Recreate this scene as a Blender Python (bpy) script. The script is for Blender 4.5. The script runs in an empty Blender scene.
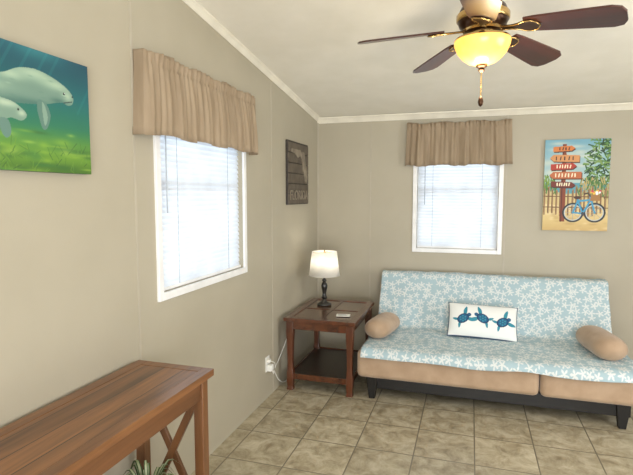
import bpy, bmesh, math, random
import numpy as np
from mathutils import Vector, Matrix
random.seed(4)
D=bpy.data; S=bpy.context.scene
COL=S.collection
try:
    S.view_settings.view_transform='Standard'
    S.view_settings.look='None'
except Exception as e: print(e)

def lin(c):
    r=[]
    for v in c[:3]:
        v=v/255.0
        r.append(v/12.92 if v<=0.04045 else ((v+0.055)/1.055)**2.4)
    return (r[0],r[1],r[2],1.0)

# ---------------- materials ----------------
def mat(name,c,rough=0.6,metal=0.0,c2=None,scale=8.0,stretch=(1,1,1),bump=0.0,bscale=60,trans=0.0,coat=0.0,emit=None,es=0.0,sheen=0.0,detail=4,spec=0.5):
    m=D.materials.new(name); m.use_nodes=True
    nt=m.node_tree; N=nt.nodes; L=nt.links
    b=N['Principled BSDF']; out=N['Material Output']
    b.inputs['Base Color'].default_value=lin(c)
    b.inputs['Roughness'].default_value=rough
    b.inputs['Metallic'].default_value=metal
    b.inputs['Coat Weight'].default_value=coat
    b.inputs['Specular IOR Level'].default_value=spec
    if sheen: b.inputs['Sheen Weight'].default_value=sheen
    tc=N.new('ShaderNodeTexCoord')
    mp=N.new('ShaderNodeMapping'); mp.inputs['Scale'].default_value=stretch
    L.new(tc.outputs['Object'],mp.inputs['Vector'])
    no=N.new('ShaderNodeTexNoise'); no.inputs['Scale'].default_value=scale; no.inputs['Detail'].default_value=detail
    L.new(mp.outputs[0],no.inputs['Vector'])
    if c2 is None: c2=tuple(v*0.95 for v in c)
    r=N.new('ShaderNodeValToRGB'); r.color_ramp.elements[0].position=0.35; r.color_ramp.elements[1].position=0.65
    r.color_ramp.elements[0].color=lin(c2); r.color_ramp.elements[1].color=lin(c)
    L.new(no.outputs['Fac'],r.inputs['Fac']); L.new(r.outputs[0],b.inputs['Base Color'])
    if bump:
        n2=N.new('ShaderNodeTexNoise'); n2.inputs['Scale'].default_value=bscale
        L.new(tc.outputs['Object'],n2.inputs['Vector'])
        bp=N.new('ShaderNodeBump'); bp.inputs['Strength'].default_value=bump; bp.inputs['Distance'].default_value=0.003
        L.new(n2.outputs['Fac'],bp.inputs['Height']); L.new(bp.outputs[0],b.inputs['Normal'])
    if trans:
        t=N.new('ShaderNodeBsdfTranslucent'); L.new(r.outputs[0],t.inputs['Color'])
        mx=N.new('ShaderNodeMixShader'); mx.inputs[0].default_value=trans
        L.new(b.outputs[0],mx.inputs[1]); L.new(t.outputs[0],mx.inputs[2]); L.new(mx.outputs[0],out.inputs['Surface'])
    if emit:
        b.inputs['Emission Color'].default_value=lin(emit); b.inputs['Emission Strength'].default_value=es
    return m

def wood(name,c1,c2,axis='Y',rough=0.35,coat=0.2,scale=14,plank=0,plank_axis='X',pv=(0.72,1.2)):
    m=D.materials.new(name); m.use_nodes=True
    nt=m.node_tree; N=nt.nodes; L=nt.links; b=N['Principled BSDF']
    tc=N.new('ShaderNodeTexCoord'); mp=N.new('ShaderNodeMapping')
    s=[1,1,1]; s['XYZ'.index(axis)]=0.07
    mp.inputs['Scale'].default_value=s
    L.new(tc.outputs['Object'],mp.inputs['Vector'])
    vec=mp.outputs[0]
    no=N.new('ShaderNodeTexNoise'); no.inputs['Scale'].default_value=scale; no.inputs['Detail'].default_value=8; no.inputs['Roughness'].default_value=0.65; no.inputs['Distortion'].default_value=0.6
    L.new(vec,no.inputs['Vector'])
    r=N.new('ShaderNodeValToRGB'); r.color_ramp.elements[0].position=0.32; r.color_ramp.elements[1].position=0.68
    r.color_ramp.elements[0].color=lin(c2); r.color_ramp.elements[1].color=lin(c1)
    L.new(no.outputs['Fac'],r.inputs['Fac'])
    col=r.outputs[0]
    if plank:
        sp=N.new('ShaderNodeSeparateXYZ'); L.new(tc.outputs['Object'],sp.inputs[0])
        d=N.new('ShaderNodeMath'); d.operation='DIVIDE'; d.inputs[1].default_value=plank; L.new(sp.outputs[plank_axis],d.inputs[0])
        fl=N.new('ShaderNodeMath'); fl.operation='FLOOR'; L.new(d.outputs[0],fl.inputs[0])
        wn=N.new('ShaderNodeTexWhiteNoise'); wn.noise_dimensions='1D'; L.new(fl.outputs[0],wn.inputs['W'])
        fr=N.new('ShaderNodeMath'); fr.operation='FRACT'; L.new(d.outputs[0],fr.inputs[0])
        lt=N.new('ShaderNodeMath'); lt.operation='LESS_THAN'; lt.inputs[1].default_value=0.045; L.new(fr.outputs[0],lt.inputs[0])
        hs=N.new('ShaderNodeHueSaturation'); L.new(col,hs.inputs['Color'])
        mr=N.new('ShaderNodeMapRange'); mr.inputs['To Min'].default_value=pv[0]; mr.inputs['To Max'].default_value=pv[1]; L.new(wn.outputs['Value'],mr.inputs['Value'])
        L.new(mr.outputs[0],hs.inputs['Value'])
        mx=N.new('ShaderNodeMix'); mx.data_type='RGBA'; L.new(lt.outputs[0],mx.inputs['Factor']); L.new(hs.outputs[0],mx.inputs['A']); mx.inputs['B'].default_value=lin([v*0.55 for v in c2])
        col=mx.outputs['Result']
    L.new(col,b.inputs['Base Color'])
    b.inputs['Roughness'].default_value=rough; b.inputs['Coat Weight'].default_value=coat; b.inputs['Coat Roughness'].default_value=0.25
    return m

def vcol_mat(name,rough=0.55,bump=0.15):
    m=D.materials.new(name); m.use_nodes=True
    N=m.node_tree.nodes; L=m.node_tree.links; b=N['Principled BSDF']
    a=N.new('ShaderNodeAttribute'); a.attribute_name='paint'; L.new(a.outputs['Color'],b.inputs['Base Color'])
    b.inputs['Roughness'].default_value=rough
    tc=N.new('ShaderNodeTexCoord'); n=N.new('ShaderNodeTexNoise'); n.inputs['Scale'].default_value=300; L.new(tc.outputs['Object'],n.inputs['Vector'])
    bp=N.new('ShaderNodeBump'); bp.inputs['Strength'].default_value=bump; bp.inputs['Distance'].default_value=0.001
    L.new(n.outputs['Fac'],bp.inputs['Height']); L.new(bp.outputs[0],b.inputs['Normal'])
    return m

# ---------------- geometry helpers ----------------
def empty(name,loc=(0,0,0),rz=0):
    o=D.objects.new(name,None); o.location=loc; o.rotation_euler=(0,0,rz); o.empty_display_size=0.1
    COL.objects.link(o); return o
def obj(name,verts,faces,m=None,parent=None,smooth=False,loc=None,rot=None):
    me=D.meshes.new(name); me.from_pydata([tuple(v) for v in verts],[],faces); me.update()
    bm=bmesh.new(); bm.from_mesh(me); bmesh.ops.recalc_face_normals(bm,faces=bm.faces); bm.to_mesh(me); bm.free()
    if smooth:
        for p in me.polygons: p.use_smooth=True
    o=D.objects.new(name,me); COL.objects.link(o)
    if m: me.materials.append(m)
    if parent: o.parent=parent
    if loc: o.location=loc
    if rot: o.rotation_euler=rot
    return o
def bev(o,w,seg=2):
    md=o.modifiers.new('bevel','BEVEL'); md.width=w; md.segments=seg; md.limit_method='ANGLE'; md.angle_limit=math.radians(30)
    return o
BF=[(0,1,2,3),(4,7,6,5),(0,4,5,1),(1,5,6,2),(2,6,7,3),(3,7,4,0)]
def bverts(x0,x1,y0,y1,z0,z1):
    return [(x0,y0,z0),(x1,y0,z0),(x1,y1,z0),(x0,y1,z0),(x0,y0,z1),(x1,y0,z1),(x1,y1,z1),(x0,y1,z1)]
def box(name,x0,x1,y0,y1,z0,z1,m=None,parent=None,b=0,seg=2,smooth=False):
    o=obj(name,bverts(x0,x1,y0,y1,z0,z1),BF,m,parent,smooth)
    if b: bev(o,b,seg)
    return o
def boxes(name,bl,m=None,parent=None,b=0):
    v=[];f=[]
    for q in bl:
        n=len(v); v+=bverts(*q); f+=[tuple(i+n for i in t) for t in BF]
    o=obj(name,v,f,m,parent)
    if b: bev(o,b)
    return o
def lathe(name,prof,m=None,parent=None,loc=(0,0,0),seg=40,cap=True):
    v=[];f=[]
    for r,z in prof:
        for i in range(seg):
            a=2*math.pi*i/seg; v.append((r*math.cos(a),r*math.sin(a),z))
    for j in range(len(prof)-1):
        for i in range(seg):
            k=(i+1)%seg; f.append((j*seg+i,j*seg+k,(j+1)*seg+k,(j+1)*seg+i))
    if cap:
        f.append(tuple(range(seg))); f.append(tuple((len(prof)-1)*seg+i for i in range(seg)))
    o=obj(name,v,f,m,parent,True,loc)
    md=o.modifiers.new('es','EDGE_SPLIT'); md.split_angle=math.radians(50)
    return o
def bar(name,p,q,w,h,m,parent,up=Vector((0,0,1)),b=0.002):
    p=Vector(p);q=Vector(q);d=(q-p).normalized()
    s=d.cross(up)
    if s.length<1e-3: s=d.cross(Vector((0,1,0)))
    s.normalize(); u=s.cross(d).normalized()
    v=[]
    for c in (p,q):
        for a,e in ((-1,-1),(1,-1),(1,1),(-1,1)): v.append(c+s*a*w/2+u*e*h/2)
    o=obj(name,v,BF,m,parent)
    if b: bev(o,b)
    return o
def tube(name,pts,r,m,parent=None,cyc=False):
    cu=D.curves.new(name,'CURVE'); cu.dimensions='3D'; cu.bevel_depth=r; cu.bevel_resolution=3
    sp=cu.splines.new('POLY'); sp.points.add(len(pts)-1)
    for i,p in enumerate(pts): sp.points[i].co=(*p,1)
    sp.use_cyclic_u=cyc; cu.materials.append(m)
    o=D.objects.new(name,cu); COL.objects.link(o)
    if parent: o.parent=parent
    return o
def smoothpath(pts,n=12,closed=False):
    P=[Vector(p) for p in pts]; out=[]; L=len(P)
    rng=L if closed else L-1
    for i in range(rng):
        if closed: a,b,c,d=P[(i-1)%L],P[i],P[(i+1)%L],P[(i+2)%L]
        else: a,b,c,d=P[max(i-1,0)],P[i],P[i+1],P[min(i+2,L-1)]
        for k in range(n):
            t=k/n
            out.append(0.5*((2*b)+(c-a)*t+(2*a-5*b+4*c-d)*t*t+(3*b-a-3*c+d)*t**3))
    if not closed: out.append(P[-1])
    return out
def text(name,body,size,m,parent,loc,rot=(math.pi/2,0,0),ext=0.001):
    cu=D.curves.new(name,'FONT'); cu.body=body; cu.size=size; cu.extrude=ext; cu.align_x='CENTER'; cu.align_y='CENTER'
    cu.materials.append(m); o=D.objects.new(name,cu); COL.objects.link(o); o.parent=parent; o.location=loc; o.rotation_euler=rot
    return o

# ---------------- painter (vertex colour pictures) ----------------
class Paint:
    def __init__(s,w,h,nx,nz):
        s.w,s.h,s.nx,s.nz=w,h,nx,nz
        s.X,s.Z=np.meshgrid(np.linspace(0,1,nx),np.linspace(0,1,nz))
        s.C=np.ones((nz,nx,3)); s.asp=w/h
    def grad(s,stops):
        zs=[a for a,_ in stops]
        for k in range(3): s.C[...,k]=np.interp(s.Z,zs,[c[k]/255 for _,c in stops])
    def mixm(s,mask,col,a=1.0):
        mk=(mask*a)[...,None]; s.C[:]=s.C*(1-mk)+np.array(col)/255*mk
    def inside(s,pts):
        ins=np.zeros(s.X.shape,bool); n=len(pts)
        for i in range(n):
            x0,y0=pts[i][:2]; x1,y1=pts[(i+1)%n][:2]
            if y0==y1: continue
            c=((y0>s.Z)!=(y1>s.Z))&(s.X<(x1-x0)*(s.Z-y0)/(y1-y0)+x0); ins^=c
        return ins
    def poly(s,pts,col,a=1.0,smooth=False):
        if smooth: pts=[(p.x,p.y) for p in smoothpath([(q[0],q[1],0) for q in pts],8,True)]
        m=s.inside(pts).astype(float); s.mixm(m,col,a); return m
    def ell(s,cx,cz,rx,rz,col,a=1.0,ang=0):
        dx=s.X-cx; dz=s.Z-cz; c,sn=math.cos(ang),math.sin(ang)
        d=((dx*c+dz*sn)/rx)**2+((-dx*sn+dz*c)/rz)**2
        s.mixm((d<1).astype(float),col,a)
    def soft(s,cx,cz,rx,rz,col,a=1.0,mask=None):
        d=((s.X-cx)/rx)**2+((s.Z-cz)/rz)**2; m=np.exp(-d*1.5)
        if mask is not None: m=m*mask
        s.mixm(m,col,a)
    def ring(s,cx,cz,r,t,col):
        d=np.sqrt(((s.X-cx)*s.asp)**2+(s.Z-cz)**2); s.mixm((abs(d-r)<t).astype(float),col)
    def line(s,x0,z0,x1,z1,t,col,a=1.0):
        ax,az,bx,bz=x0*s.asp,z0,x1*s.asp,z1; px=s.X*s.asp; pz=s.Z
        L2=(bx-ax)**2+(bz-az)**2+1e-9
        u=np.clip(((px-ax)*(bx-ax)+(pz-az)*(bz-az))/L2,0,1)
        d=np.sqrt((px-ax-u*(bx-ax))**2+(pz-az-u*(bz-az))**2); s.mixm((d<t).astype(float),col,a)
    def mesh(s,name,m,parent,f=None):
        if f is None: f=lambda x,z:(x*s.w-s.w/2,0,z*s.h-s.h/2)
        v=[f(x,z) for x,z in zip(s.X.ravel(),s.Z.ravel())]
        fs=[]
        for j in range(s.nz-1):
            for i in range(s.nx-1):
                a=j*s.nx+i; fs.append((a,a+1,a+1+s.nx,a+s.nx))
        me=D.meshes.new(name); me.from_pydata(v,[],fs); me.update()
        at=me.color_attributes.new('paint','FLOAT_COLOR','POINT')
        C=np.clip(s.C,0,1); C=np.where(C<=0.04045,C/12.92,((C+0.055)/1.055)**2.4)
        buf=np.ones((s.nz*s.nx,4),np.float32); buf[:,:3]=C.reshape(-1,3)
        at.data.foreach_set('color',buf.ravel()); me.materials.append(m)
        for p in me.polygons: p.use_smooth=True
        o=D.objects.new(name,me); COL.objects.link(o); o.parent=parent; return o

# ---------------- palette ----------------
M_wall=mat('greige_vinyl_wall',(176,169,151),0.5,c2=(172,165,147),scale=3,bump=0.12,bscale=220)
M_batten=mat('greige_batten',(183,176,160),0.5)
M_ceil=mat('ceiling_texture',(240,236,225),0.8,c2=(235,231,219),scale=5,bump=0.35,bscale=90)
M_white=mat('white_trim',(236,231,216),0.4)
M_vinyl=mat('white_vinyl',(240,241,243),0.35)
M_slat=mat('blind_slat',(236,240,246),0.5,trans=0.40)
M_tan=mat('tan_microfiber',(176,151,126),0.9,c2=(162,137,112),scale=9,bump=0.25,bscale=250,sheen=0.25)
M_black=mat('black_frame',(12,10,10),0.45)
M_lampblk=mat('lamp_black',(16,14,13),0.3,coat=0.4)
M_bronze=mat('dark_bronze',(70,46,30),0.28,metal=0.75)
M_brass=mat('antique_brass',(206,172,112),0.22,metal=0.9)
M_shade=mat('lamp_shade_fabric',(252,250,244),0.8,trans=0.5,bump=0.1)
M_curt=mat('linen_valance',(180,161,137),0.85,c2=(164,145,121),scale=20,stretch=(1,1,0.15),trans=0.25,bump=0.15,bscale=300)
M_plastic=mat('white_plastic',(240,240,236),0.35)
M_cons=wood('console_wood',(148,100,60),(78,48,26),'Y',0.34,0.3,scale=20,plank=0.095,pv=(0.85,1.12))
M_consleg=wood('console_leg_wood',(124,82,48),(78,48,27),'Z',0.4,0.2)
M_consap=wood('console_apron_wood',(120,78,46),(74,46,26),'Y',0.4,0.2)
M_tab=wood('side_table_wood',(100,54,28),(56,28,14),'Y',0.25,0.6)
M_tableg=wood('side_table_leg_wood',(100,52,26),(56,28,14),'Z',0.3,0.5)
M_tabin=wood('side_table_inlay',(108,72,44),(44,28,18),'X',0.14,0.8,plank=0.025,plank_axis='Y')
M_tabin2=wood('side_table_inlay_cross',(112,76,46),(46,30,18),'Y',0.14,0.8,plank=0.025,plank_axis='X')
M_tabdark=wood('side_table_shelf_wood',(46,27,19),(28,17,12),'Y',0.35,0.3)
M_blade=wood('cherry_blade',(78,28,18),(40,14,9),'X',0.3,0.35)
M_art=vcol_mat('canvas_paint')
M_cloth=vcol_mat('pillow_print',0.85,0.3)
M_canvas=mat('canvas_edge',(60,70,66),0.7)
M_canvas2=mat('canvas_edge_light',(190,190,170),0.7)
M_wand=mat('clear_wand',(176,184,194),.2)

# ---------------- room ----------------
RX=4.3; RY=-6.6; T=0.1
def top(y): 
    d=-y; return 2.30+0.122*(d if d<3.3 else 6.6-d)
def side_wall(name,xa,xb,holes,m):
    ys=sorted(set([RY,-3.3,0.0]+[h[0] for h in holes]+[h[1] for h in holes]))
    v=[];f=[]
    def pr(y0,y1,z0a,z0b,z1a,z1b):
        n=len(v); v.extend([(xa,y0,z0a),(xb,y0,z0a),(xb,y1,z0b),(xa,y1,z0b),(xa,y0,z1a),(xb,y0,z1a),(xb,y1,z1b),(xa,y1,z1b)])
        f.extend([tuple(i+n for i in t) for t in BF])
    for a,b in zip(ys[:-1],ys[1:]):
        h=[q for q in holes if q[0]<=a+1e-6 and q[1]>=b-1e-6]
        if h:
            pr(a,b,0,0,h[0][2],h[0][2]); pr(a,b,h[0][3],h[0][3],top(a),top(b))
        else: pr(a,b,0,0,top(a),top(b))
    return obj(name,v,f,m)
WL=(-2.62,-1.70,1.065,2.08)
WB=(0.97,1.685,1.055,2.08)
WR=(-3.6,-1.9,0.8,2.05)
side_wall('wall_left',-T,0,[WL],M_wall)
side_wall('wall_right',RX,RX+T,[WR],M_wall)
H0=2.30
boxes('wall_back',[(-T,WB[0],0,T,0,H0),(WB[0],WB[1],0,T,0,WB[2]),(WB[0],WB[1],0,T,WB[3],H0),(WB[1],RX+T,0,T,0,H0)],M_wall)
DR=(0.9,3.3,0.0,2.05)
boxes('wall_rear',[(-T,DR[0],RY-T,RY,0,H0),(DR[1],RX+T,RY-T,RY,0,H0),(DR[0],DR[1],RY-T,RY,DR[3],H0)],M_wall)
v=[];f=[]
for ya,yb in ((T,-3.3),(-3.3,RY-T)):
    n=len(v); za=2.30+0.122*(-ya) if ya>-3 else top(ya); zb=top(yb) if yb>RY else 2.30-0.0122
    v+=[(-T,ya,za),(RX+T,ya,za),(RX+T,yb,zb),(-T,yb,zb),(-T,ya,za+.08),(RX+T,ya,za+.08),(RX+T,yb,zb+.08),(-T,yb,zb+.08)]
    f+=[tuple(i+n for i in t) for t in BF]
obj('ceiling',v,f,M_ceil)

# floor tile material
mf=D.materials.new('ceramic_tile'); mf.use_nodes=True
N=mf.node_tree.nodes; L=mf.node_tree.links; b=N['Principled BSDF']
tc=N.new('ShaderNodeTexCoord'); mp=N.new('ShaderNodeMapping'); mp.inputs['Location'].default_value=(-1.51+0.35*10,0.35*30+0.08,0)
L.new(tc.outputs['Object'],mp.inputs['Vector'])
br=N.new('ShaderNodeTexBrick'); br.offset=0.0; br.squash=1.0
br.inputs['Scale'].default_value=1.0; br.inputs['Brick Width'].default_value=0.35; br.inputs['Row Height'].default_value=0.35
br.inputs['Mortar Size'].default_value=0.0045; br.inputs['Mortar Smooth'].default_value=0.3
br.inputs['Color1'].default_value=(0.0,0,0,1); br.inputs['Color2'].default_value=(1,1,1,1); br.inputs['Mortar'].default_value=(0.5,0.5,0.5,1)
L.new(mp.outputs[0],br.inputs['Vector'])
n1=N.new('ShaderNodeTexNoise'); n1.inputs['Scale'].default_value=9; n1.inputs['Detail'].default_value=10; n1.inputs['Roughness'].default_value=0.7; n1.inputs['Distortion'].default_value=0.5
va=N.new('ShaderNodeVectorMath'); va.operation='MULTIPLY_ADD'; va.inputs[1].default_value=(7,5,3)
L.new(br.outputs['Color'],va.inputs[0]); L.new(mp.outputs[0],va.inputs[2]); L.new(va.outputs[0],n1.inputs['Vector'])
r=N.new('ShaderNodeValToRGB'); e=r.color_ramp.elements
e[0].position=0.34; e[0].color=lin((136,124,100)); e[1].position=0.66; e[1].color=lin((194,186,164))
k=e.new(0.5); k.color=lin((170,160,136))
L.new(n1.outputs['Fac'],r.inputs['Fac'])
hs=N.new('ShaderNodeHueSaturation'); L.new(r.outputs[0],hs.inputs['Color'])
sc=N.new('ShaderNodeSeparateColor'); L.new(br.outputs['Color'],sc.inputs[0])
mr=N.new('ShaderNodeMapRange'); mr.inputs['To Min'].default_value=0.9; mr.inputs['To Max'].default_value=1.08; L.new(sc.outputs[0],mr.inputs['Value']); L.new(mr.outputs[0],hs.inputs['Value'])
mx=N.new('ShaderNodeMix'); mx.data_type='RGBA'; L.new(br.outputs['Fac'],mx.inputs['Factor']); L.new(hs.outputs[0],mx.inputs['A']); mx.inputs['B'].default_value=lin((118,110,94))
L.new(mx.outputs['Result'],b.inputs['Base Color']); b.inputs['Roughness'].default_value=0.36
bp=N.new('ShaderNodeBump'); bp.inputs['Strength'].default_value=0.5; bp.inputs['Distance'].default_value=0.003; bp.invert=True
L.new(br.outputs['Fac'],bp.inputs['Height']); L.new(bp.outputs[0],b.inputs['Normal'])
box('floor',-T,RX+T,RY-T,T,-0.08,0,mf)

# trim: crown + corner + battens
def crown(name,p,q,nrm,m,k=1.0):
    prof=[(0,0),(0.045,0),(0.045,0.01),(0.03,0.022),(0.014,0.045),(0.008,0.055),(0,0.055)]
    v=[];f=[];n=len(prof)
    for c in (p,q):
        for a,d in prof: v.append((c[0]+nrm[0]*a*k,c[1]+nrm[1]*a*k,c[2]-d*k))
    for i in range(n):
        j=(i+1)%n; f.append((i,j,n+j,n+i))
    f.append(tuple(range(n))); f.append(tuple(range(n,2*n)))
    return obj(name,v,f,m)
crown('trim_1',(0,0,2.299),(RX,0,2.299),(0,-1),M_white)
crown('trim_2',(0,0,2.299),(0,-3.3,2.299+.122*3.3),(1,0),M_white,.7)
crown('trim_3',(0,-3.3,2.299+.122*3.3),(0,RY,2.299),(1,0),M_white,.7)
boxes('trim_4',[(0,0.012,-0.012,0,0,2.25)],M_batten)
for i,y in enumerate((-2.80,-1.19,-4.4)):
    box('trim_%d'%(5+i),0,0.003,y-0.006,y+0.006,0,top(y)-0.06,M_batten)
for i,x in enumerate((1.745,0.53,2.96)):
    box('trim_%d'%(8+i),x-0.006,x+0.006,-0.003,0,0,2.24,M_batten)

# ---------------- windows ----------------
def window(name,w,z0,z1,loc,rz,wand=-1,slats=True):
    e=empty(name,loc,rz); h=w/2
    c=0.038
    boxes('casing',[(-h-c,-h,-0.014,0.004,z0-c,z1+c),(h,h+c,-0.014,0.004,z0-c,z1+c),(-h,h,-0.014,0.004,z0-c,z0),(-h,h,-0.014,0.004,z1,z1+c)],M_vinyl,e,0.003)
    g=0.03; zm=(z0+z1)/2+0.03
    boxes('sash',[(-h,-h+g,0.055,0.095,z0,z1),(h-g,h,0.055,0.095,z0,z1),(-h+g,h-g,0.055,0.095,z0,z0+g),(-h+g,h-g,0.055,0.095,z1-g,z1),(-h+g,h-g,0.05,0.09,zm-0.02,zm+0.02)],M_vinyl,e)
    gm=D.materials.get('window_glass')
    if not gm:
        gm=D.materials.new('window_glass'); gm.use_nodes=True; nn=gm.node_tree.nodes; ll=gm.node_tree.links
        t=nn.new('ShaderNodeBsdfTransparent'); t.inputs[0].default_value=(0.93,0.96,0.98,1); gl=nn.new('ShaderNodeBsdfGlossy'); gl.inputs['Roughness'].default_value=0.05
        ms=nn.new('ShaderNodeMixShader'); ms.inputs[0].default_value=0.06
        ll.new(t.outputs[0],ms.inputs[1]); ll.new(gl.outputs[0],ms.inputs[2]); ll.new(ms.outputs[0],nn['Material Output'].inputs[0])
    box('glass',-h+g,h-g,0.072,0.075,z0+g,z1-g,gm,e)
    if slats:
        bw=h-0.008; sp=0.029; dp=0.0175; ang=math.radians(70)
        v=[];f=[]; z=z0+0.032
        while z<z1-0.03:
            dy=dp*math.cos(ang); dz=dp*math.sin(ang); n=len(v)
            for x in (-bw,bw):
                for t,cv in ((-1,0),(0,0.0035),(1,0)):
                    v.append((x,0.030+t*dy-cv*math.sin(ang),z+t*dz+cv*math.cos(ang)))
            f+=[(n,n+1,n+4,n+3),(n+1,n+2,n+5,n+4)]; z+=sp
        obj('blind_slats',v,f,M_slat,e)
        boxes('blind_rails',[(-bw,bw,0.014,0.042,z0+0.002,z0+0.018),(-bw,bw,0.01,0.046,z1-0.03,z1)],M_vinyl,e,0.002)
        for i,x in enumerate((-bw*0.62,bw*0.62)):
            tube('ladder_cord_%d'%i,[(x,0.014,z0+0.02),(x,0.014,z1-0.02)],0.0014,M_wand,e)
        tube('wand',[(wand*(h-0.07),0.006,z1-0.03),(wand*(h-0.07),0.004,z1-0.62)],0.004,M_wand,e)
    return e
window('window_1',WL[1]-WL[0],WL[2],WL[3],(0,(WL[0]+WL[1])/2,0),math.pi/2)
window('window_2',WB[1]-WB[0],WB[2],WB[3],((WB[0]+WB[1])/2,0,0),0)
window('added_window_right',WR[1]-WR[0],WR[2],WR[3],(RX,(WR[0]+WR[1])/2,0),-math.pi/2,slats=False)  # unseen window, added as a frame for the area light on the right
e=empty('added_door_rear',((DR[0]+DR[1])/2,RY,0),math.pi)  # unseen sliding door, added to frame the area light behind the camera
hw=(DR[1]-DR[0])/2
boxes('frame',[(-hw,-hw+.06,-.01,.09,0,2.05),(hw-.06,hw,-.01,.09,0,2.05),(-.04,.04,0,.08,0,2.05),(-hw+.06,hw-.06,0,.08,1.98,2.05),(-hw+.06,hw-.06,0,.08,0,.07)],M_vinyl,e)
box('glass',-hw+.06,hw-.06,.04,.045,.07,1.98,D.materials['window_glass'],e)

# ---------------- valances ----------------
def valance(w,zb,zt,loc,rz,seed,dep=0.06):
    e=empty('window_valance',loc,rz); rnd=random.Random(seed)
    h=w/2; NC=int(w*330); zr=zt-0.055
    ph=[rnd.uniform(0,6.28) for _ in range(6)]
    zs=[zt,zt-0.015,zt-0.03,zr+0.012,zr,zr-0.012,zr-0.035,zr-0.08,zr-0.15,zr-0.22,(zb+0.04),zb]
    path=[]
    for i in range(8): path.append((-h,-dep*i/8,0))
    for i in range(NC+1): path.append((-h+w*i/NC,-dep,1))
    for i in range(1,9): path.append((h,-dep*(1-i/8),0))
    v=[];f=[];n=len(path)
    for zi,z in enumerate(zs):
        dr=max(0,(zr-z))/(zr-zb)
        for (x,y,k) in path:
            edge=min(1,min(x+h,h-x)/0.04) if k else 0
            fold=(math.sin(x*48+ph[0]+1.7*math.sin(x*9+ph[1]))*0.5+math.sin(x*83+ph[2]+1.2*math.sin(x*13+ph[3]))*0.35+math.sin(x*150+ph[4])*0.15)
            hi=math.sin(x*150+ph[4])*0.5+math.sin(x*210+ph[5])*0.5
            if z>=zr-0.001: amp=0.011*min(1,abs(z-zr)/0.03); off=hi*amp+fold*amp*0.5; puff=0
            else: amp=0.022*(0.35+0.65*dr); off=fold*amp+hi*0.004*(1-dr); puff=0.018*math.sin(min(1,dr*1.4)*math.pi*0.5)
            wob=0.006*math.sin(x*21+ph[3])+0.006*fold if zi in(0,len(zs)-1) else 0
            flare=1+0.03*dr
            v.append((x*flare, y+(off-puff)*edge, z+wob))
    for j in range(len(zs)-1):
        for i in range(n-1): f.append((j*n+i,j*n+i+1,(j+1)*n+i+1,(j+1)*n+i))
    o=obj('fabric',v,f,M_curt,e,True)
    md=o.modifiers.new('s','SOLIDIFY'); md.thickness=0.0015
    tube('rod',[(-h+0.02,-0.002,zr),(-h+0.02,-dep+.016,zr),(h-0.02,-dep+.016,zr),(h-.02,-0.002,zr)],0.005,M_white,e)
    return e
valance(1.18,1.825,2.20,(0,-2.20,0),math.pi/2,3)
valance(0.90,1.815,2.20,(1.325,0,0),0,8)

# ---------------- manatee painting (left wall) ----------------
mw,mh=0.62,0.41
e=empty('manatee_painting',(0,-3.104-mw/2,1.835),math.pi/2)
box('canvas',-mw/2,mw/2,-0.03,0,-mh/2,mh/2,M_canvas,e,0.002)
P=Paint(mw,mh,360,250); P.grad([(0,(60,100,30)),(0.12,(96,140,44)),(0.26,(80,134,58)),(0.40,(36,112,84)),(0.65,(12,98,102)),(1,(8,66,86))])
rn=np.random.RandomState(2)
for i in range(50):
    P.soft(rn.uniform(0,1),rn.uniform(0,.34),rn.uniform(.03,.12),rn.uniform(.01,.04),[(140,176,60),(36,84,40),(170,196,84),(56,112,56)][i%4],0.5)
for i in range(120):
    x=rn.uniform(0,1); z=rn.uniform(-.02,.22); P.line(x,z,x+rn.uniform(-.05,.05),z+rn.uniform(.02,.08),0.004,[(60,104,38),(110,148,48),(34,76,38),(96,140,60)][i%4],.5)
for i in range(10):
    x=rn.uniform(0,1.1); P.line(x,1,x-0.18,.55,0.012,(50,140,140),.2)
P.soft(.62,1.0,.25,.10,(70,160,160),.5)
body=[(-.05,.62),(.10,.68),(.25,.70),(.40,.745),(.50,.815),(.60,.84),(.70,.82),(.79,.775),(.845,.73),(.875,.675),(.865,.62),(.83,.60),(.79,.615),(.74,.60),(.68,.575),(.58,.55),(.45,.53),(.25,.50),(.05,.52)]
mk=P.poly(body,(108,140,126),smooth=True)
for q in [(.60,.80,.16,.06),(.75,.75,.12,.05),(.45,.75,.1,.05),(.83,.68,.04,.05),(.25,.65,.2,.05)]: P.soft(*q,(180,202,176),.7,mk)
for q in [(.6,.56,.2,.04),(.76,.62,.06,.03),(.4,.54,.2,.03)]: P.soft(*q,(56,98,92),.7,mk)
for i in range(40): P.soft(rn.uniform(.1,.85),rn.uniform(.55,.82),.02,.008,[(90,126,116),(168,192,170)][i%2],.35,mk)
P.poly([(.625,.60),(.675,.57),(.70,.48),(.675,.375),(.645,.36),(.625,.43),(.61,.53)],(88,124,114),smooth=True)
P.poly([(.645,.58),(.665,.55),(.68,.46),(.66,.39),(.648,.47)],(140,168,150),.7,smooth=True)
P.ell(.805,.695,.008,.012,(16,26,30)); P.ell(.808,.70,.003,.004,(230,240,240))
P.line(.80,.615,.862,.64,0.005,(50,74,72)); P.ell(.868,.685,.005,.010,(40,60,60))
mk=P.poly([(-.05,.50),(.15,.56),(.32,.56),(.44,.545),(.50,.51),(.54,.46),(.53,.42),(.50,.40),(.44,.41),(.38,.37),(.28,.345),(.1,.34),(-.05,.36)],(116,146,130),smooth=True)
for q in [(.42,.52,.1,.035),(.25,.53,.15,.03),(.51,.46,.03,.03)]: P.soft(*q,(186,204,180),.75,mk)
P.poly([(.38,.40),(.43,.385),(.44,.29),(.41,.25),(.38,.31)],(94,128,118),smooth=True)
P.ell(.49,.485,.006,.010,(20,30,35))
pm=P.mesh('picture',M_art,e); pm.location=(0,-0.0308,0)

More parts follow.
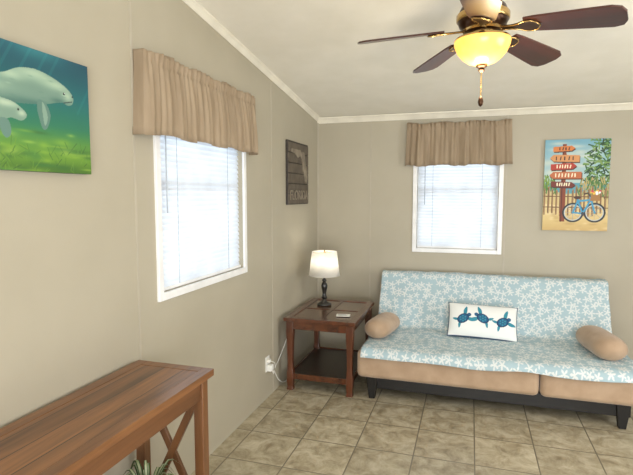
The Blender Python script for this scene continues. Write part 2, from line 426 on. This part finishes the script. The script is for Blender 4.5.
# ---------------- beach sign painting (back wall) ----------------
bw_,bh_=0.50,0.77
e=empty('beach_painting',(2.297,0,1.632),0)
box('canvas',-bw_/2,bw_/2,-0.03,0,-bh_/2,bh_/2,M_canvas2,e,0.002)
P=Paint(bw_,bh_,230,340)
P.grad([(0,(198,168,110)),(.12,(212,188,130)),(.30,(222,202,154)),(.38,(214,198,156)),(.42,(90,154,168)),(.52,(84,150,172)),(.53,(180,200,196)),(.75,(146,184,194)),(1,(112,164,186))])
for i in range(18): P.soft(rn.uniform(0,.8),rn.uniform(.6,1),rn.uniform(.1,.2),rn.uniform(.015,.05),(216,214,196),.6)
for i in range(60): P.soft(rn.uniform(0,1),rn.uniform(0,.36),rn.uniform(.03,.1),rn.uniform(.008,.02),[(182,150,94),(232,214,170),(190,164,116)][i%3],.5)
P.poly([(0,.30),(0,.46),(.15,.44),(.35,.40),(.6,.42),(1,.46),(1,.22),(.7,.26),(.3,.27)],(204,184,130),.9,smooth=False)
for i in range(260):
    x=rn.uniform(.58,1.02); z=rn.uniform(.50,.99)
    if x+ (1-z)*.15<.70: continue
    a=rn.uniform(0,6.28); P.line(x,z,x+.08*math.cos(a),z+.045*math.sin(a),.007,[(40,84,40),(80,126,54),(24,60,34),(118,150,80)][i%4])
for i in range(50):
    x=rn.uniform(.0,.2); z=rn.uniform(.40,.56); P.line(x,z,x+rn.uniform(-.04,.04),z+.06,.005,[(70,120,50),(120,150,70)][i%2])
for i in range(110):
    x=rn.uniform(.55,1.0); z=rn.uniform(.34,.52); P.line(x,z,x+rn.uniform(-.05,.05),z+.07,.005,[(70,112,54),(140,150,90),(180,160,104)][i%3])
for i in range(17):
    x=.02+i*.062; t=.42+.02*math.sin(i*1.7)
    P.line(x,.18+.02*math.sin(i),x+.008*math.sin(i*3),t+.04,.009,(150,118,82)); P.line(x-.008,.2,x-.008,t+.03,.003,(96,66,42))
P.line(0,.38,1,.37,.005,(110,78,50)); P.line(0,.26,1,.25,.005,(110,78,50))
P.poly([(.265,.10),(.345,.10),(.335,.95),(.275,.95)],(130,62,38)); P.line(.285,.1,.285,.94,.005,(86,38,26))
def sign(cx,cz,w,h,c,rt,tilt=0.0,marks=5):
    a=cx-w/2;b_=cx+w/2;t=tilt
    if rt: p=[(a,cz-h/2),(b_-.06,cz-h/2+t),(b_,cz+t),(b_-.06,cz+h/2+t),(a,cz+h/2)]
    else: p=[(a+.06,cz-h/2),(b_,cz-h/2+t),(b_,cz+h/2+t),(a+.06,cz+h/2),(a,cz)]
    P.poly([(x+.01,z-.012) for x,z in p],(70,38,26)); P.poly(p,c)
    for i in range(marks):
        x=a+.1+(w-.2)*i/max(1,marks-1); P.line(x,cz-h*.2+t*.5,x+(.008 if i%2 else 0),cz+h*.22+t*.5,.006,(60,34,30) if sum(c)>380 else (240,230,200))
sign(.30,.895,.34,.055,(206,122,62),True,.01,4)
sign(.31,.80,.46,.075,(206,146,92),False,-.01,5)
sign(.30,.70,.40,.065,(176,58,42),True,.012,6)
sign(.33,.61,.50,.075,(186,104,62),False,.0,7)
sign(.30,.515,.38,.06,(112,44,36),True,-.01,6)
for cx in (.47,.80):
    P.ring(cx,.20,.098,.010,(40,44,52)); P.ring(cx,.20,.085,.004,(190,200,205)); P.ell(cx,.20,.02,.013,(60,70,80))
    for k in range(8):
        a=k*math.pi/4; P.line(cx,.20,cx+.12*math.cos(a),.20+.08*math.sin(a),.0018,(150,160,165))
bc=(64,150,190)
P.line(.47,.20,.545,.34,.009,bc);P.line(.47,.20,.62,.19,.009,bc);P.line(.62,.19,.535,.34,.009,bc);P.line(.535,.325,.735,.34,.010,bc);P.line(.62,.19,.735,.34,.009,bc);P.line(.80,.20,.725,.38,.009,bc)
P.line(.725,.38,.69,.415,.007,(60,60,64));P.line(.69,.415,.64,.405,.008,(60,50,44)); P.ell(.53,.365,.055,.018,(70,44,34)); P.ell(.62,.19,.025,.018,(60,66,74))
P.poly([(.72,.33),(.88,.33),(.86,.40),(.74,.40)],(160,116,66)); 
for i in range(12): P.ell(rn.uniform(.73,.88),rn.uniform(.40,.44),.02,.012,[(200,60,80),(226,190,70),(240,240,240)][i%3])
pm=P.mesh('picture',M_art,e); pm.location=(0,-0.0308,0)

# ---------------- florida plaque (left wall) ----------------
M_plq=mat('pewter_plaque',(104,94,82),0.5,c2=(80,72,62),scale=14,metal=0.2)
M_plq2=mat('pewter_relief',(156,146,130),0.45,c2=(124,114,102),scale=20,metal=0.3)
M_plq3=mat('plaque_dark',(56,50,46),0.6)
e=empty('florida_plaque',(0,-0.63,1.735),math.pi/2)
pw,phh=0.53,0.53
box('board',-pw/2,pw/2,-0.018,0,-phh/2,phh/2,M_plq3,e,0.003)
boxes('planks',[(-pw/2+.008,pw/2-.008,-0.024,-0.017,-phh/2+.008+i*.0857,-phh/2+.0857+i*.0857) for i in range(6)],M_plq,e,0.002)
fl=[(-.19,.17),(.03,.17),(.035,.155),(.12,.16),(.13,.135),(.16,.06),(.195,-.01),(.205,-.07),(.175,-.115),(.14,-.08),(.12,-.03),(.09,.005),(.085,.05),(.05,.10),(.01,.12),(-.04,.10),(-.08,.115),(-.12,.135),(-.19,.14)]
n=len(fl); vv=[(x,-0.024,z+0.03) for x,z in fl]+[(x,-0.032,z+0.03) for x,z in fl]
ff=[tuple(range(n)),tuple(range(n,2*n))]+[(i,(i+1)%n,n+(i+1)%n,n+i) for i in range(n)]
obj('state_relief',vv,ff,M_plq2,e)
text('lettering','FLORIDA',0.115,M_plq2,e,(0,-0.026,-0.19),ext=0.003)

# ---------------- ceiling fan ----------------
FX,FY,FZ=1.482,-2.21,2.308
e=empty('ceiling_fan',(FX,FY,0),0)
ztop=top(FY)
lathe('canopy',[(0.03,ztop-0.07),(0.055,ztop-0.06),(0.07,ztop-0.03),(0.072,ztop-0.012)],M_brass,e)
lathe('downrod',[(0.012,FZ+.1),(0.012,ztop-0.05)],M_brass,e,seg=16)
lathe('motor',[(0.03,FZ+0.135),(0.07,FZ+0.128),(0.10,FZ+0.105),(0.112,FZ+0.075),(0.114,FZ+0.045),(0.105,FZ+0.022),(0.085,FZ+0.005),(0.075,FZ-0.005)],M_bronze,e)
lathe('motor_band',[(0.115,FZ+0.078),(0.119,FZ+0.072),(0.119,FZ+0.05),(0.115,FZ+0.044)],M_brass,e,cap=False)
lathe('neck_band',[(0.088,FZ+0.012),(0.092,FZ+0.004),(0.086,FZ-0.004)],M_brass,e,cap=False)
lathe('switch_housing',[(0.05,FZ-0.0),(0.06,FZ-0.008),(0.060,FZ-0.018),(0.085,FZ-0.026),(0.122,FZ-0.034),(0.127,FZ-0.044)],M_brass,e)
M_bowl=mat('amber_glass',(255,206,110),0.25,c2=(250,184,84),scale=10,emit=(255,200,92),es=1.1)
q=FZ-0.04
bowl=[(0.124,q),(0.127,q-0.01),(0.124,q-0.028),(0.112,q-0.056),(0.09,q-0.082),(0.06,q-0.103),(0.028,q-0.113),(0.008,q-0.115)]
lathe('glass_bowl',bowl,M_bowl,e,cap=False)
lathe('finial',[(0.006,q-.110),(0.024,q-.113),(0.026,q-.121),(0.012,q-.130),(0.016,q-.138),(0.006,q-.149)],M_bronze,e,seg=24)
tube('pull_chain',[(0.0,0,q-.14),(0,0,q-0.27)],0.0028,M_brass,e)
lathe('chain_fob',[(0.003,q-0.255),(0.009,q-0.265),(0.013,q-0.282),(0.009,q-0.298),(0.002,q-0.304)],M_bronze,e,seg=16)
R0,R1=0.19,0.58
for i in range(5):
    a=math.radians(52+72*i)
    pe=D.objects.new('blade_arm_%d'%(i+1),None); COL.objects.link(pe); pe.parent=e; pe.location=(0,0,FZ+0.016); pe.rotation_euler=(0,math.radians(6.5),a)
    outl=[(R0,-.052),(R0+.05,-.060),(R0+.25,-.074),(R1-.05,-.079),(R1-.015,-.066),(R1,-.033),(R1,.033),(R1-.015,.066),(R1-.05,.079),(R0+.25,.074),(R0+.05,.060),(R0,.052)]
    n=len(outl); t=math.radians(13)
    vv=[(x,y*math.cos(t),-y*math.sin(t)-0.004) for x,y in outl]+[(x,y*math.cos(t),-y*math.sin(t)+0.004) for x,y in outl]
    ff=[tuple(range(n)),tuple(range(n,2*n))]+[(j,(j+1)%n,n+(j+1)%n,n+j) for j in range(n)]
    obj('blade_%d'%(i+1),vv,ff,M_blade,pe)
    out2=[(0.085,-.018),(.13,-.014),(.16,-.022),(.19,-.04),(.22,-.042),(.24,-.03),(.255,0),(.24,.03),(.22,.042),(.19,.04),(.16,.022),(.13,.014),(.085,.018)]
    n=len(out2)
    vv=[(x,y*math.cos(t),-y*math.sin(t)-0.010) for x,y in out2]+[(x,y*math.cos(t),-y*math.sin(t)-0.004) for x,y in out2]
    ff=[tuple(range(n)),tuple(range(n,2*n))]+[(j,(j+1)%n,n+(j+1)%n,n+j) for j in range(n)]
    obj('iron_%d'%(i+1),vv,ff,M_bronze,pe)
    tube('iron_trim_%d'%(i+1),[(x,y*math.cos(t),-y*math.sin(t)-0.010) for x,y in out2],0.003,M_brass,pe,True)

# ---------------- futon sofa ----------------
e=empty('futon_sofa',(0,0,0))
def prism(name,prof,x0,x1,m,parent,b,seg=4,nx=1):
    n=len(prof); v=[];f=[]
    for k in range(nx+1):
        x=x0+(x1-x0)*k/nx
        v+=[(x,y,z) for y,z in prof]
    for k in range(nx):
        for i in range(n):
            j=(i+1)%n; f.append((k*n+i,k*n+j,(k+1)*n+j,(k+1)*n+i))
    f.append(tuple(range(n))); f.append(tuple(nx*n+i for i in range(n)))
    o=obj(name,v,f,m,parent,True); bev(o,b,seg)
    wn=o.modifiers.new('wn','WEIGHTED_NORMAL'); return o
SX0,SX1=0.655,2.57
prism('seat_cushion_left',[(-1.135,.172),(-.40,.172),(-.40,.385),(-1.135,.385)],SX0,1.93,M_tan,e,0.04)
prism('seat_cushion_right',[(-1.135,.172),(-.40,.172),(-.40,.385),(-1.135,.385)],1.934,SX1,M_tan,e,0.04)
BX1=2.54
prism('back_cushion',[(-.44,.375),(-.215,.815),(-.075,.80),(-.27,.30),(-.38,.30)],SX0+.02,BX1,M_tan,e,0.035)
path=[(-.085,.70),(-.07,.79),(-.11,.832),(-.17,.838),(-.225,.825),(-.27,.735),(-.34,.60),(-.42,.455),(-.455,.41),(-.50,.397),(-.62,.395),(-.85,.394),(-1.06,.395),(-1.12,.388),(-1.147,.365),(-1.151,.34)]
pp=smoothpath([(0,a,b_) for a,b_ in path],6)
nx=150; v=[];uv=[];f=[]
Ls=[0]
for i in range(1,len(pp)): Ls.append(Ls[-1]+(pp[i]-pp[i-1]).length)
from mathutils import noise as mn
for j,p in enumerate(pp):
    a=pp[max(0,j-1)]; c=pp[min(len(pp)-1,j+1)]; d=(c-a).normalized(); nr=Vector((0,d.z,-d.y)); 
    tt=min(1,max(0,(j-48)/20)); xr=(BX1-.015)+(SX1-BX1)*tt
    for i in range(nx+1):
        x=SX0+.035+(xr-SX0-.035)*i/nx
        wv=0.5+0.5*mn.noise(Vector((x*5,Ls[j]*5,0))); wr=0.5+.5*mn.noise(Vector((x*14+4,Ls[j]*9,3)))
        off=0.002+0.014*wv*wv+0.010*wr
        q=p+nr*off
        if j>len(pp)-8: q.z+= -0.022*mn.noise(Vector((x*3,7,0)))*(j-len(pp)+8)/8
        v.append((x+0.008*mn.noise(Vector((0,Ls[j]*6,5 if i<nx/2 else 9))),q.y,q.z)); uv.append((x,Ls[j]))
W=nx+1
for j in range(len(pp)-1):
    for i in range(nx): f.append((j*W+i,j*W+i+1,(j+1)*W+i+1,(j+1)*W+i))
mb=D.materials.new('starfish_quilt'); mb.use_nodes=True; N=mb.node_tree.nodes; L=mb.node_tree.links; b=N['Principled BSDF']; b.inputs['Roughness'].default_value=0.9
u=N.new('ShaderNodeUVMap'); mp=N.new('ShaderNodeMapping'); mp.inputs['Scale'].default_value=(18,18,1); L.new(u.outputs[0],mp.inputs['Vector'])
nz_=N.new('ShaderNodeTexNoise'); nz_.inputs['Scale'].default_value=3.0; L.new(mp.outputs[0],nz_.inputs['Vector'])
vm=N.new('ShaderNodeVectorMath'); vm.operation='MULTIPLY_ADD'; vm.inputs[1].default_value=(.22,.22,0); L.new(nz_.outputs['Color'],vm.inputs[0]); L.new(mp.outputs[0],vm.inputs[2])
vo=N.new('ShaderNodeTexVoronoi'); vo.voronoi_dimensions='2D'; vo.inputs['Scale'].default_value=1; vo.inputs['Randomness'].default_value=0.75; L.new(vm.outputs[0],vo.inputs['Vector'])
sb=N.new('ShaderNodeVectorMath'); sb.operation='SUBTRACT'; L.new(vm.outputs[0],sb.inputs[0]); L.new(vo.outputs['Position'],sb.inputs[1])
sp=N.new('ShaderNodeSeparateXYZ'); L.new(sb.outputs[0],sp.inputs[0])
def mth(op,a,b_=None):
    q=N.new('ShaderNodeMath'); q.operation=op
    for k,t in enumerate((a,b_)):
        if t is None: continue
        if isinstance(t,(int,float)): q.inputs[k].default_value=t
        else: L.new(t,q.inputs[k])
    return q.outputs[0]
xx,yy=sp.outputs[0],sp.outputs[1]
rr=mth('SQRT',mth('ADD',mth('MULTIPLY',xx,xx),mth('MULTIPLY',yy,yy)))
sc=N.new('ShaderNodeSeparateColor'); L.new(vo.outputs['Color'],sc.inputs[0])
th=mth('ADD',mth('ARCTAN2',yy,xx),mth('MULTIPLY',sc.outputs[0],6.283))
ed=mth('ADD',mth('MULTIPLY',mth('COSINE',mth('MULTIPLY',th,5)),0.21),0.34)
mk=mth('LESS_THAN',rr,ed)
mx=N.new('ShaderNodeMix'); mx.data_type='RGBA'; L.new(mk,mx.inputs['Factor']); mx.inputs['A'].default_value=lin((164,188,198)); mx.inputs['B'].default_value=lin((212,218,219))
L.new(mx.outputs['Result'],b.inputs['Base Color'])
bp=N.new('ShaderNodeBump'); bp.inputs['Strength'].default_value=.4; bp.inputs['Distance'].default_value=.004; L.new(mk,bp.inputs['Height']); L.new(bp.outputs[0],b.inputs['Normal'])
o=obj('quilt_throw',v,f,mb,e,True)
ul=o.data.uv_layers.new(name='UVMap')
for lp in o.data.loops: ul.data[lp.index].uv=uv[lp.vertex_index]
md=o.modifiers.new('s','SOLIDIFY'); md.thickness=0.004; md.offset=1
boxes('base_frame',[(SX0+.07,SX1-.07,-1.06,-1.02,.075,.175),(SX0+.07,SX1-.07,-.34,-.30,.075,.175),(SX0+.07,SX0+.11,-1.02,-.34,.075,.175),(SX1-.11,SX1-.07,-1.02,-.34,.075,.175),(1.57,1.61,-1.02,-.34,.09,.175)],M_black,e,0.004)
box('base_panel',SX0+.11,SX1-.11,-1.0,-.35,.075,.10,M_black,e)
for i,(x,y) in enumerate(((SX0+.11,-1.06),(SX1-.12,-1.06),(SX0+.11,-.33),(SX1-.12,-.33))):
    vv=[(x-.022,y-.022,0),(x+.022,y-.022,0),(x+.022,y+.022,0),(x-.022,y+.022,0),(x-.045,y-.028,.172),(x+.045,y-.028,.172),(x+.045,y+.03,.172),(x-.045,y+.03,.172)]
    bev(obj('leg_%d'%(i+1),vv,BF,M_black,e),.004)
def bolster(loc,rz,L_=0.42,r=0.098):
    eb=empty('bolster_pillow',loc,rz)
    n=28;prof=[]
    for k in range(n+1):
        t=-1+2*k/n; rad=r*(1-abs(t)**5.5)**0.45 if abs(t)<1 else 0.0
        prof.append((max(rad,0.001),t*L_/2))
    o=lathe('cushion',prof,M_tan,eb,(0,0,0),36)
    for vtx in o.data.vertices:
        x,y,z=vtx.co; sag=0.82; vtx.co=Vector((x*1.10,z,max(y*sag,-r*0.70)))
    return eb
bolster((0.785,-.735,.486),math.radians(-10))
bolster((2.375,-.74,.486),math.radians(10),0.48,0.106)

# turtle lumbar pillow
e=empty('turtle_lumbar_pillow',(1.562,-.575,.532),0); e.rotation_euler=(0,math.radians(2.0),math.radians(2))
pwid,ph_=0.54,0.285
P=Paint(pwid,ph_,270,144); P.C[:]=np.array((228,231,230))/255
m_=(P.X<.012)|(P.X>.988)|(P.Z<.024)|(P.Z>.976); P.mixm(m_.astype(float),(50,74,104))
def turtle(cx,cz,s,ang):
    c1,c2,c3=(34,88,128),(48,134,156),(24,56,92)
    def T_(px,pz):
        x=px*math.cos(ang)-pz*math.sin(ang); z=px*math.sin(ang)+pz*math.cos(ang)
        return (cx+x*s/P.asp, cz+z*s)
    for pts in ([(.12,.12),(.22,.28),(.42,.36),(.38,.24),(.22,.08)],[(.12,-.12),(.22,-.28),(.42,-.36),(.38,-.24),(.22,-.08)],[(-.16,.10),(-.28,.22),(-.36,.24),(-.30,.10),(-.2,.04)],[(-.16,-.10),(-.28,-.22),(-.36,-.24),(-.30,-.10),(-.2,-.04)]):
        P.poly([T_(*q) for q in pts],c2,smooth=True)
    P.poly([T_(*q) for q in [(.2,.05),(.32,.075),(.38,0),(.32,-.075),(.2,-.05)]],c1,smooth=True)
    P.poly([T_(.26*math.cos(k*.4488),.19*math.sin(k*.4488)) for k in range(14)],c3)
    P.poly([T_(.21*math.cos(k*.4488),.15*math.sin(k*.4488)) for k in range(14)],c1)
    for q in [(0,0),(.11,.0),(-.11,0),(.05,.09),(.05,-.09),(-.06,.09),(-.06,-.09)]:
        t_=T_(*q); P.ell(t_[0],t_[1],.035*s/P.asp,.035*s,c2)
turtle(.22,.50,.68,math.radians(35)); turtle(.50,.54,.68,math.radians(150)); turtle(.78,.48,.68,math.radians(30))
def puff(x,z):
    a=abs(2*x-1);c=abs(2*z-1); return 0.062*((1-a**3.2)*(1-c**2.6))**0.55
def fpos(s):
    def g(x,z):
        a=2*x-1;c=2*z-1
        return (a*pwid/2*(1-0.035*(1-c*c)*abs(a)**3),s*puff(x,z),c*ph_/2*(1-0.036*(1-a*a)*abs(c)**3))
    return g
tl=math.radians(-30)
o=P.mesh('front',M_cloth,e,fpos(-1)); o.rotation_euler=(tl,0,0)
P2=Paint(pwid,ph_,60,30); P2.C[:]=np.array((235,236,234))/255
o=P2.mesh('back',M_cloth,e,fpos(1)); o.rotation_euler=(tl,0,0)

# ---------------- side table ----------------
e=empty('side_table',(0,0,0))
tx0,tx1,ty0,ty1,tz=0.065,0.64,-1.135,-.34,.59
fr=0.06
boxes('top_frame',[(tx0,tx0+fr,ty0,ty1,tz-.03,tz),(tx1-fr,tx1,ty0,ty1,tz-.03,tz),(tx0+fr,tx1-fr,ty0,ty0+fr,tz-.03,tz),(tx0+fr,tx1-fr,ty1-fr,ty1,tz-.03,tz)],M_tab,e,0.004)
cxm=(tx0+tx1)/2; cym=(ty0+ty1)/2; q=.012
boxes('top_cross',[(tx0+fr,tx1-fr,cym-q,cym+q,tz-.03,tz-.002),(cxm-q,cxm+q,ty0+fr,cym-q,tz-.03,tz-.002),(cxm-q,cxm+q,cym+q,ty1-fr,tz-.03,tz-.002)],M_tab,e)
boxes('top_inlay_a',[(tx0+fr,cxm-q,ty0+fr,cym-q,tz-.025,tz-.006),(cxm+q,tx1-fr,cym+q,ty1-fr,tz-.025,tz-.006)],M_tabin,e)
boxes('top_inlay_b',[(cxm+q,tx1-fr,ty0+fr,cym-q,tz-.025,tz-.006),(tx0+fr,cxm-q,cym+q,ty1-fr,tz-.025,tz-.006)],M_tabin2,e)
i_=.028
boxes('apron',[(tx0+i_,tx1-i_,ty0+i_,ty0+i_+.02,tz-.095,tz-.03),(tx0+i_,tx1-i_,ty1-i_-.02,ty1-i_,tz-.095,tz-.03),(tx0+i_,tx0+i_+.02,ty0+i_,ty1-i_,tz-.095,tz-.03),(tx1-i_-.02,tx1-i_,ty0+i_,ty1-i_,tz-.095,tz-.03)],M_tab,e,.002)
k=0
for x in (tx0+.045,tx1-.045):
    for y in (ty0+.045,ty1-.045):
        k+=1
        prof=[(.027,tz-.03),(.029,tz-.12),(.024,tz-.2),(.020,.22),(.022,.17),(.026,.14),(.026,.08),(.022,.03),(.026,.0)]
        v=[];f=[]
        for hwid,z in prof:
            v+=[(x-hwid,y-hwid,z),(x+hwid,y-hwid,z),(x+hwid,y+hwid,z),(x-hwid,y+hwid,z)]
        for j in range(len(prof)-1):
            for i in range(4):
                i2=(i+1)%4; f.append((j*4+i,j*4+i2,(j+1)*4+i2,(j+1)*4+i))
        f+=[(0,1,2,3),tuple(4*(len(prof)-1)+i for i in range(4))]
        bev(obj('leg_%d'%k,v,f,M_tableg,e),.003)
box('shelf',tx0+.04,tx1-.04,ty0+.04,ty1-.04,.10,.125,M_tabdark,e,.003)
boxes('shelf_rail',[(tx0+.07,tx1-.07,ty0+.03,ty0+.042,.09,.135),(tx0+.07,tx1-.07,ty1-.042,ty1-.03,.09,.135),(tx1-.042,tx1-.03,ty0+.07,ty1-.07,.09,.135),(tx0+.03,tx0+.042,ty0+.07,ty1-.07,.09,.135)],M_tab,e,.002)
e=empty('paper_card',(0.50,-.93,tz+.0005),math.radians(12))
box('sheet',-.055,.055,-.04,.04,0,.003,M_plastic,e,.001)
M_ink=mat('grey_print',(130,140,146),.7)
boxes('print',[(-.045,.02,.015,.022,.003,.0034),(-.045,.035,-.002,.004,.003,.0034),(-.045,.03,-.018,-.012,.003,.0034)],M_ink,e)

# ---------------- table lamp ----------------
LX,LY=.245,-.60
e=empty('table_lamp',(LX,LY,tz))
lathe('base',[(0.001,0),(.062,0),(.064,.006),(.060,.014),(.045,.020),(.030,.026),(.020,.038),(.016,.052),(.024,.060),(.027,.068),(.019,.078),(.015,.10),(.020,.125),(.026,.15),(.028,.172),(.022,.19),(.013,.205),(.020,.213),(.020,.222),(.010,.232),(.008,.28),(.008,.30)],M_lampblk,e)
lathe('bulb',[(.008,.29),(.012,.30),(.026,.33),(.028,.35),(.018,.375),(.001,.382)],M_plastic,e,seg=20)
o=lathe('shade',[(.135,.262),(.108,.468)],M_shade,e,seg=48,cap=False); md=o.modifiers.new('s','SOLIDIFY'); md.thickness=.002
tube('shade_ring_bottom',[(.135*math.cos(a*.2094),.135*math.sin(a*.2094),.262) for a in range(30)],.002,M_shade,e,True)
tube('shade_ring_top',[(.108*math.cos(a*.2094),.108*math.sin(a*.2094),.468) for a in range(30)],.002,M_shade,e,True)
boxes('spider',[(-.106,.106,-.0015,.0015,.460,.463),(-.0015,.0015,-.106,.106,.460,.463)],M_brass,e)
lathe('harp_finial',[(.002,.38),(.003,.463),(.007,.470),(.006,.478),(.001,.484)],M_brass,e,seg=14)

# ---------------- outlet ----------------
e=empty('wall_outlet',(0,-1.31,.27),math.pi/2)
box('plate',-.036,.036,-.006,0,-.058,.058,M_plastic,e,.003)
boxes('sockets',[(-.016,.016,-.009,-.005,.008,.038),(-.016,.016,-.009,-.005,-.038,-.008)],M_white,e,.003)
box('plug_adapter',-.026,.026,-.045,-.008,-.052,-.004,M_plastic,e,.006)
box('plug_upper',-.013,.013,-.03,-.008,.012,.036,M_plastic,e,.004)
pts=smoothpath([(.0,-.04,-.045),(.01,-.045,-.07),(.03,-.04,-.085),(.06,-.03,-.07),(.12,-.02,-.12),(.2,-.018,-.2),(.35,-.018,-.262),(.7,-.018,-.264)],8)
tube('cord',pts,.0035,M_plastic,e)
pts=smoothpath([(.0,-.03,.024),(.03,-.05,.0),(.06,-.04,-.05),(.11,-.03,-.04),(.2,-.02,-.02),(.42,-.03,.15),(.6,-.03,.28)],8)
tube('lamp_cord',pts,.0025,M_plastic,e)

# ---------------- console table ----------------
e=empty('console_table',(0,0,0))
cx0,cx1,cy0,cy1,cz=.02,.405,-4.08,-2.84,.80
boxes('top',[(cx0+.05,cx1-.05,cy0+.05,cy1-.05,cz-.026,cz-.001)],M_cons,e,.002)
boxes('top_border',[(cx0,cx0+.05,cy0,cy1,cz-.03,cz),(cx1-.05,cx1,cy0,cy1,cz-.03,cz),(cx0+.05,cx1-.05,cy0,cy0+.05,cz-.03,cz),(cx0+.05,cx1-.05,cy1-.05,cy1,cz-.03,cz)],wood('console_border_wood',(142,96,58),(90,56,32),'Y',.34,.3,scale=20),e,.002)
lg=.045; ins=.02
lx=(cx0+ins,cx1-ins-lg); ly=(cy0+ins,cy1-ins-lg)
k=0
for x in lx:
    for y in ly:
        k+=1; box('leg_%d'%k,x,x+lg,y,y+lg,0,cz-.03,M_consleg,e,.003)
boxes('apron',[(lx[0]+.01,lx[0]+.03,ly[0]+lg,ly[1],cz-.12,cz-.03),(lx[1]+.015,lx[1]+.035,ly[0]+lg,ly[1],cz-.12,cz-.03),(lx[0]+lg,lx[1],ly[0]+.01,ly[0]+.03,cz-.12,cz-.03),(lx[0]+lg,lx[1],ly[1]+.015,ly[1]+.035,cz-.12,cz-.03)],M_consap,e,.002)
for j,y in enumerate(ly):
    yc=y+lg/2
    bar('lower_rail_%d'%j,(lx[0]+lg,yc,.12),(lx[1],yc,.12),.03,.04,M_consleg,e)
    bar('brace_a_%d'%j,(lx[0]+lg-.005,yc-.009,.14),(lx[1]+.005,yc-.009,cz-.12),.018,.032,M_consleg,e)
    bar('brace_b_%d'%j,(lx[0]+lg-.005,yc+.009,cz-.12),(lx[1]+.005,yc+.009,.14),.018,.032,M_consleg,e)
box('lower_shelf',.075,.35,-4.02,-2.90,.115,.135,M_consap,e,.002)

# ---------------- potted plant on the console's lower shelf ----------------
e=empty('potted_spider_plant',(.225,-3.08,0.135))
M_pot=mat('woven_pot',(170,140,100),.8,c2=(120,92,62),scale=40,stretch=(1,1,4),bump=.4)
M_soil=mat('soil',(50,36,26),.95)
M_leaf=mat('leaf_green',(86,112,64),.5,c2=(54,84,44),scale=12,trans=.2)
M_leaf2=mat('leaf_cream',(196,198,168),.5,c2=(160,172,124),scale=12,trans=.2)
lathe('pot',[(.001,0.0),(.075,0),(.085,.03),(.092,.12),(.096,.145),(.088,.145),(.084,.125),(.001,.12)],M_pot,e)
lathe('soil',[(.001,.120),(.083,.122),(.082,.128),(.001,.132)],M_soil,e,seg=24)
rd=random.Random(5)
vg=[];fg=[];vc=[];fc=[]
for i in range(60):
    a=i*2.4+rd.uniform(-.2,.2); ln=rd.uniform(.08,.17); hg=rd.uniform(.09,.20); w=rd.uniform(.007,.011)
    for (V_,F_,wm,zo) in ((vg,fg,1,0),(vc,fc,.5,.0012)):
        n=len(V_)
        for k in range(9):
            t=k/8; r_=.01+ln*(t**1.3); z=.13+hg*math.sin(min(1,t*1.25)*math.pi*.5)-(.10*max(0,t-.6)**1.5*3)
            x=max(-.17,min(r_*math.cos(a),.105)); y=min(r_*math.sin(a),.17); ww=w*wm*math.sin(max(.06,min(1,1-t**2.5))*1.57)*(.6+.4*min(1,t*3))
            V_.append((x-ww*math.sin(a),y+ww*math.cos(a),z+zo+.002)); V_.append((x+ww*math.sin(a),y-ww*math.cos(a),z+zo+.002))
        for k in range(8): F_.append((n+2*k,n+2*k+1,n+2*k+3,n+2*k+2))
obj('leaves',vg,fg,M_leaf,e,True); obj('leaf_stripes',vc,fc,M_leaf2,e,True)

# ---------------- lights ----------------
def area(name,loc,rot,sx,sy,p,c=(1,1,1)):
    l=D.lights.new(name,'AREA'); l.shape='RECTANGLE'; l.size=sx; l.size_y=sy; l.energy=p; l.color=c
    o=D.objects.new(name,l); COL.objects.link(o); o.location=loc; o.rotation_euler=rot; return o
area('added_area_rear',((DR[0]+DR[1])/2,RY+.03,1.05),(math.radians(90),0,0),2.2,1.9,138,(1,.98,.95))  # added area light, stands in for daylight from behind the camera
area('added_area_right',(RX-.03,-2.75,1.43),(math.radians(90),0,math.radians(90)),1.6,1.2,50,(1,.985,.97))  # added area light, stands in for daylight through the unseen right window
pl=D.lights.new('fan_bulb','POINT'); pl.energy=8; pl.color=(1,.86,.64); pl.shadow_soft_size=.06
o=D.objects.new('fan_bulb',pl); COL.objects.link(o); o.location=(FX,FY,FZ-.24)
pl=D.lights.new('lamp_bulb','POINT'); pl.energy=1.8; pl.color=(1,.93,.82); pl.shadow_soft_size=.03
o=D.objects.new('lamp_bulb',pl); COL.objects.link(o); o.location=(LX,LY,tz+.415)
w=D.worlds.new('World'); S.world=w; w.use_nodes=True
bg=w.node_tree.nodes['Background']; bg.inputs[0].default_value=(0.86,0.93,1.0,1); bg.inputs[1].default_value=2.5

# ---------------- camera ----------------
cam=D.cameras.new('Camera'); cam.sensor_width=36; cam.lens=494/633*36; cam.clip_start=.02
co=D.objects.new('Camera',cam); COL.objects.link(co); co.location=(1.45,-4.70,1.55)
co.rotation_euler=(math.radians(90-4.92),0,math.radians(17.3)); S.camera=co
